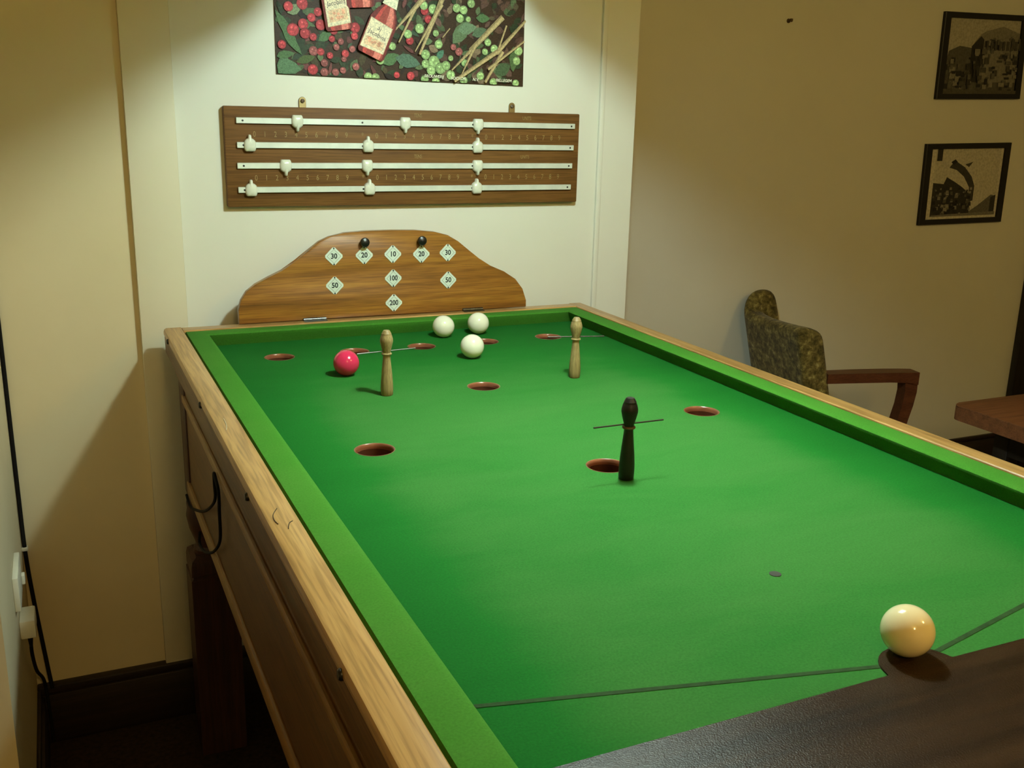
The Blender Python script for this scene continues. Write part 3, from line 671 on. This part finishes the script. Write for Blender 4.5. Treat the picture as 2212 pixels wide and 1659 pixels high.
# ------------------------------------------------------------------ armchair beyond the table
fd = Vector((math.cos(math.radians(-11)), math.sin(math.radians(-11)), 0)); sd = Vector((-fd.y, fd.x, 0)); PN = Vector((1.372, 1.70, 0))
zs = FL
ch = thing('armchair', 'old armchair in mottled olive fabric with dark wooden arm by the right wall', 'chair', (PN.x + 0.25, PN.y + 0.15, zs))
def cp(f, s_, z): return tuple(PN + fd * f + sd * s_ + Vector((0, 0, z)))
plan = [(0, 0.0), (0, 0.012), (0, 0.10), (0, 0.22), (0, 0.33)]
RAD = 0.075
for i in range(1, 7):
    a = (PI / 2) * i / 6; plan.append((RAD * (1 - math.cos(a)), 0.355 + RAD * math.sin(a)))
plan += [(0.11, 0.355 + RAD), (0.14, 0.355 + RAD)]
tops = [-0.128, -0.122, -0.132, -0.142, -0.144, -0.138, -0.126, -0.112, -0.098, -0.088, -0.078, -0.074, -0.084]
thick = [0.085] * 5 + [0.080, 0.070, 0.062, 0.056, 0.052, 0.050, 0.050, 0.046]
m = MB(); TL = math.tan(math.radians(13)); NZ = 8; Z0 = -0.54
rear, fore = [], []
for i, ((f, s_), tp) in enumerate(zip(plan, tops)):
    j0, j1 = max(i - 1, 0), min(i + 1, len(plan) - 1)
    d = Vector((plan[j1][0] - plan[j0][0], plan[j1][1] - plan[j0][1])).normalized(); n = Vector((d.y, -d.x))      # towards the sitter
    rc, fc = [], []
    for k in range(NZ + 1):
        z = Z0 + (tp - Z0) * k / NZ; lean = -(z + 0.33) * TL
        rc.append(m.b.verts.new(cp(f + lean, s_, z))); zf = z - (0.012 if k == NZ else 0)
        fc.append(m.b.verts.new(cp(f + lean + n.x * thick[i], s_ + n.y * thick[i], zf)))
    rear.append(rc); fore.append(fc)
for i in range(len(plan) - 1):
    for k in range(NZ):
        m.face([rear[i][k], rear[i][k + 1], rear[i + 1][k + 1], rear[i + 1][k]]); m.face([fore[i][k], fore[i + 1][k], fore[i + 1][k + 1], fore[i][k + 1]])
    m.face([rear[i][NZ], fore[i][NZ], fore[i + 1][NZ], rear[i + 1][NZ]]); m.face([rear[i][0], rear[i + 1][0], fore[i + 1][0], fore[i][0]])
for i in (0, len(plan) - 1):
    for k in range(NZ): m.face([rear[i][k], fore[i][k], fore[i][k + 1], rear[i][k + 1]])
o = m.build('backrest', M_MOQ, ch, sharp=180)
sm = o.modifiers.new('soft', 'SUBSURF'); sm.levels = 1; sm.render_levels = 2
m = MB(); c8 = [cp(f, s_, z) for z in (-0.605, -0.540) for f, s_ in ((0.09, 0.02), (0.50, 0.02), (0.50, 0.37), (0.09, 0.37))]
m.hexa(c8, 0.03, 3); m.build('seat_cushion', M_MOQ, ch)
m = MB(); c8 = [cp(f, s_, z) for z in (-0.67, -0.610) for f, s_ in ((0.02, 0.0), (0.50, 0.0), (0.50, 0.39), (0.02, 0.39))]
m.hexa(c8, 0.006); m.build('seat_rail', M_ARM, ch)
# the arm: a bar running forward, then a post curving down to the seat rail and on to the floor
m = MB()
def armring(f, zt, th, w): return [cp(f, -0.004, zt - th), cp(f, -0.004 + w, zt - th), cp(f, -0.004 + w, zt), cp(f, -0.004, zt)]
m.loft([armring(f, zt, th, w) for f, zt, th, w in ((0.070, -0.2752, 0.030, 0.050), (0.18, -0.2762, 0.031, 0.054), (0.29, -0.2785, 0.031, 0.056), (0.35, -0.2800, 0.033, 0.054), (0.388, -0.2810, 0.040, 0.050))])
m.build('armrest', M_ARM, ch)
def post(f0, z0, pts, w, s0):
    m = MB(); m.loft([[cp(f - hf, s0, z), cp(f + hf, s0, z), cp(f + hf, s0 + w, z), cp(f - hf, s0 + w, z)] for f, z, hf in pts]); return m
post(0, 0, ((0.366, -0.312, 0.022), (0.368, -0.345, 0.021), (0.362, -0.39, 0.020), (0.350, -0.44, 0.0195), (0.337, -0.50, 0.020), (0.332, -0.58, 0.021), (0.342, -0.75, 0.018), (0.362, FL + 0.001, 0.014)), 0.042, 0.0).build('leg', M_ARM, ch)
for f, s_ in ((0.05, 0.0), (0.05, 0.345), (0.46, 0.345)):
    post(0, 0, ((f, -0.62, 0.020), (f + (0.02 if f > 0.2 else -0.03) * 0.5, -0.75, 0.018), (f + (0.02 if f > 0.2 else -0.03), FL + 0.001, 0.014)), 0.04, s_).build('leg', M_ARM, ch)

# ------------------------------------------------------------------ small pub table at the right edge
pt = thing('pub_table', 'small red-brown wooden pub table at the right edge beyond the rail', 'table', (2.05, 1.05, FL))
m = MB()
TX0, TX1, TY0, TY1, TZ = 1.620, 2.50, 0.76, 1.374, -0.300
o = []
for cx, cy, a0 in ((TX0 + 0.03, TY0 + 0.03, PI), (TX1 - 0.03, TY0 + 0.03, 1.5 * PI), (TX1 - 0.03, TY1 - 0.03, 0), (TX0 + 0.03, TY1 - 0.03, 0.5 * PI)):
    for i in range(7): a = a0 + (PI / 2) * i / 6; o.append((cx + 0.03 * math.cos(a), cy + 0.03 * math.sin(a)))
m.loft([[(x, y, z) for x, y in o] for z in (TZ - 0.043, TZ - 0.0385)] + [[(x, y, z) for x, y in o] for z in (TZ - 0.0061, TZ - 0.006)])
m.prism([(x, y, TZ - 0.006) for x, y in o], (0, 0, 0.006), 0.003, 2)
m.build('table_top', M_TABLETOP, pt)
m = MB(); m.box(1.715, 1.745, 0.84, 1.290, TZ - 0.13, TZ - 0.043); m.box(2.375, 2.405, 0.84, 1.290, TZ - 0.13, TZ - 0.043); m.box(1.745, 2.375, 1.255, 1.280, TZ - 0.13, TZ - 0.043); m.box(1.745, 2.375, 0.85, 0.875, TZ - 0.13, TZ - 0.043)
m.build('apron', M_DOOR, pt)
for x in (1.712, 2.358):
    for y in (0.838, 1.242): m = MB(); m.box(x, x + 0.05, y, y + 0.05, FL + 0.001, TZ - 0.043, 0.004); m.build('leg', M_DOOR, pt)

# ------------------------------------------------------------------ left wall: socket, plug, wires
so = thing('wall_socket', 'white wall socket low on the left wall beside the hanging cable', 'socket', (XL, 1.27, -0.40))
m = MB(); m.box(XL, XL + 0.010, 1.215, 1.335, -0.405, -0.340, 0.002); m.build('face_plate', M_SOCKET, so)
m = MB(); m.box(XL + 0.010, XL + 0.016, 1.30, 1.318, -0.392, -0.374, 0.0015); m.build('switch', M_SOCKET, so)
pl = thing('adapter_plug', 'square white adapter plug on the left wall, lit from above', 'plug', (XL, 1.30, -0.49))
m = MB(); m.box(XL, XL + 0.0265, 1.265, 1.330, -0.486, -0.450, 0.003); m.build('plug_body', M_SOCKET, pl)
m = MB(); m.lathe([(0.006, -0.487), (0.0045, -0.505), (0.003, -0.520)], (XL + 0.014, 1.30, 0), 12); m.build('cable_sleeve', M_BLACK, pl)
def smooth(pts, n=6):
    pts = [Vector(p) for p in pts]; out = []
    for i in range(len(pts) - 1):
        p0, p1, p2, p3 = pts[max(i - 1, 0)], pts[i], pts[i + 1], pts[min(i + 2, len(pts) - 1)]
        for k in range(n):
            u = k / n; out.append(0.5 * ((2 * p1) + (p2 - p0) * u + (2 * p0 - 5 * p1 + 4 * p2 - p3) * u * u + (3 * p1 - p0 - 3 * p2 + p3) * u ** 3))
    return out + [pts[-1]]
wc = thing('wall_cable', 'black cable running down the left corner of the walls', 'cable', (XL, 1.58, -0.77))
m = MB(); m.tube(smooth([(XL + 0.004, YW - 0.006, CE), (XL + 0.004, YW - 0.006, 0.3), (XL + 0.0045, YW - 0.006, -0.05), (XL + 0.005, YW - 0.007, -0.30), (XL + 0.006, YW - 0.008, -0.45), (XL + 0.012, YW - 0.010, -0.56), (XL + 0.020, YW - 0.014, -0.66), (XL + 0.030, YW - 0.024, -0.772)]), 0.0042, 10); m.build('cable_sheath', M_RUBBER, wc)
m = MB(); m.box(XL, XL + 0.012, YW - 0.014, YW, -0.446, -0.438, 0.001); m.build('cable_clip', M_SOCKET, wc)
m = MB(); m.tube(smooth([(XL + 0.014, 1.30, -0.515), (XL + 0.012, 1.34, -0.56), (XL + 0.010, 1.46, -0.66), (XL + 0.016, 1.56, -0.74), (XL + 0.020, 1.566, -0.80), (XL + 0.022, 1.566, FL + 0.006)]), 0.0035, 8)
tag(m.build('plug_lead', M_RUBBER, loc=(XL + 0.014, 1.30, FL)), 'thin black lead dropping from the white plug to the skirting', 'cable')

# ------------------------------------------------------------------ cord looped under the table's side
def side(px, py, X=-0.4765): return atx(px, py, X)
pts = [side(*p) for p in ((403, 1069), (411, 1094), (427, 1103), (443, 1104), (458, 1092), (465, 1075), (463, 1045), (462, 1022))] + [side(*p) for p in ((466, 1036), (472, 1063), (474, 1110), (476, 1157), (471, 1180), (457, 1194), (440, 1190), (431, 1172), (432, 1150))]
m = MB(); m.tube(smooth(pts, 5), 0.0026, 8)
tag(m.build('looped_cord', M_RUBBER, loc=tuple(pts[7])), 'thin black cord looped below the left side of the green table', 'cord')

# ------------------------------------------------------------------ stray hairs on the pale rail
for pts, lab, c in (([(598, 1098), (590, 1112), (593, 1124), (601, 1132)], 'longer curled dark hair on the pale left rail', (0.03, 0.02, 0.01)), ([(632, 1125), (625, 1130), (623, 1142)], 'shorter curled dark hair on the pale left rail', (0.03, 0.02, 0.01)), ([(483, 904), (489, 918), (489, 929)], 'pale straight hair on the far part of the left rail', (0.8, 0.7, 0.5))):
    w = [atz(x, y, 0.0292) for x, y in pts]; m = MB(); m.tube(smooth(w, 5), 0.00045, 6)
    tag(m.build('hair_strand', plain('hair_' + lab.split()[0], c, 0.5), loc=tuple(w[0])), lab, 'hair', 'stray hairs on the left rail')

# ------------------------------------------------------------------ stand everything on the floor (bed height above z = 0)
for o in list(COL.objects):
    if o.type in ('MESH', 'EMPTY') and o.parent is None: o.location.z += H
    if '_base' in o: del o['_base']
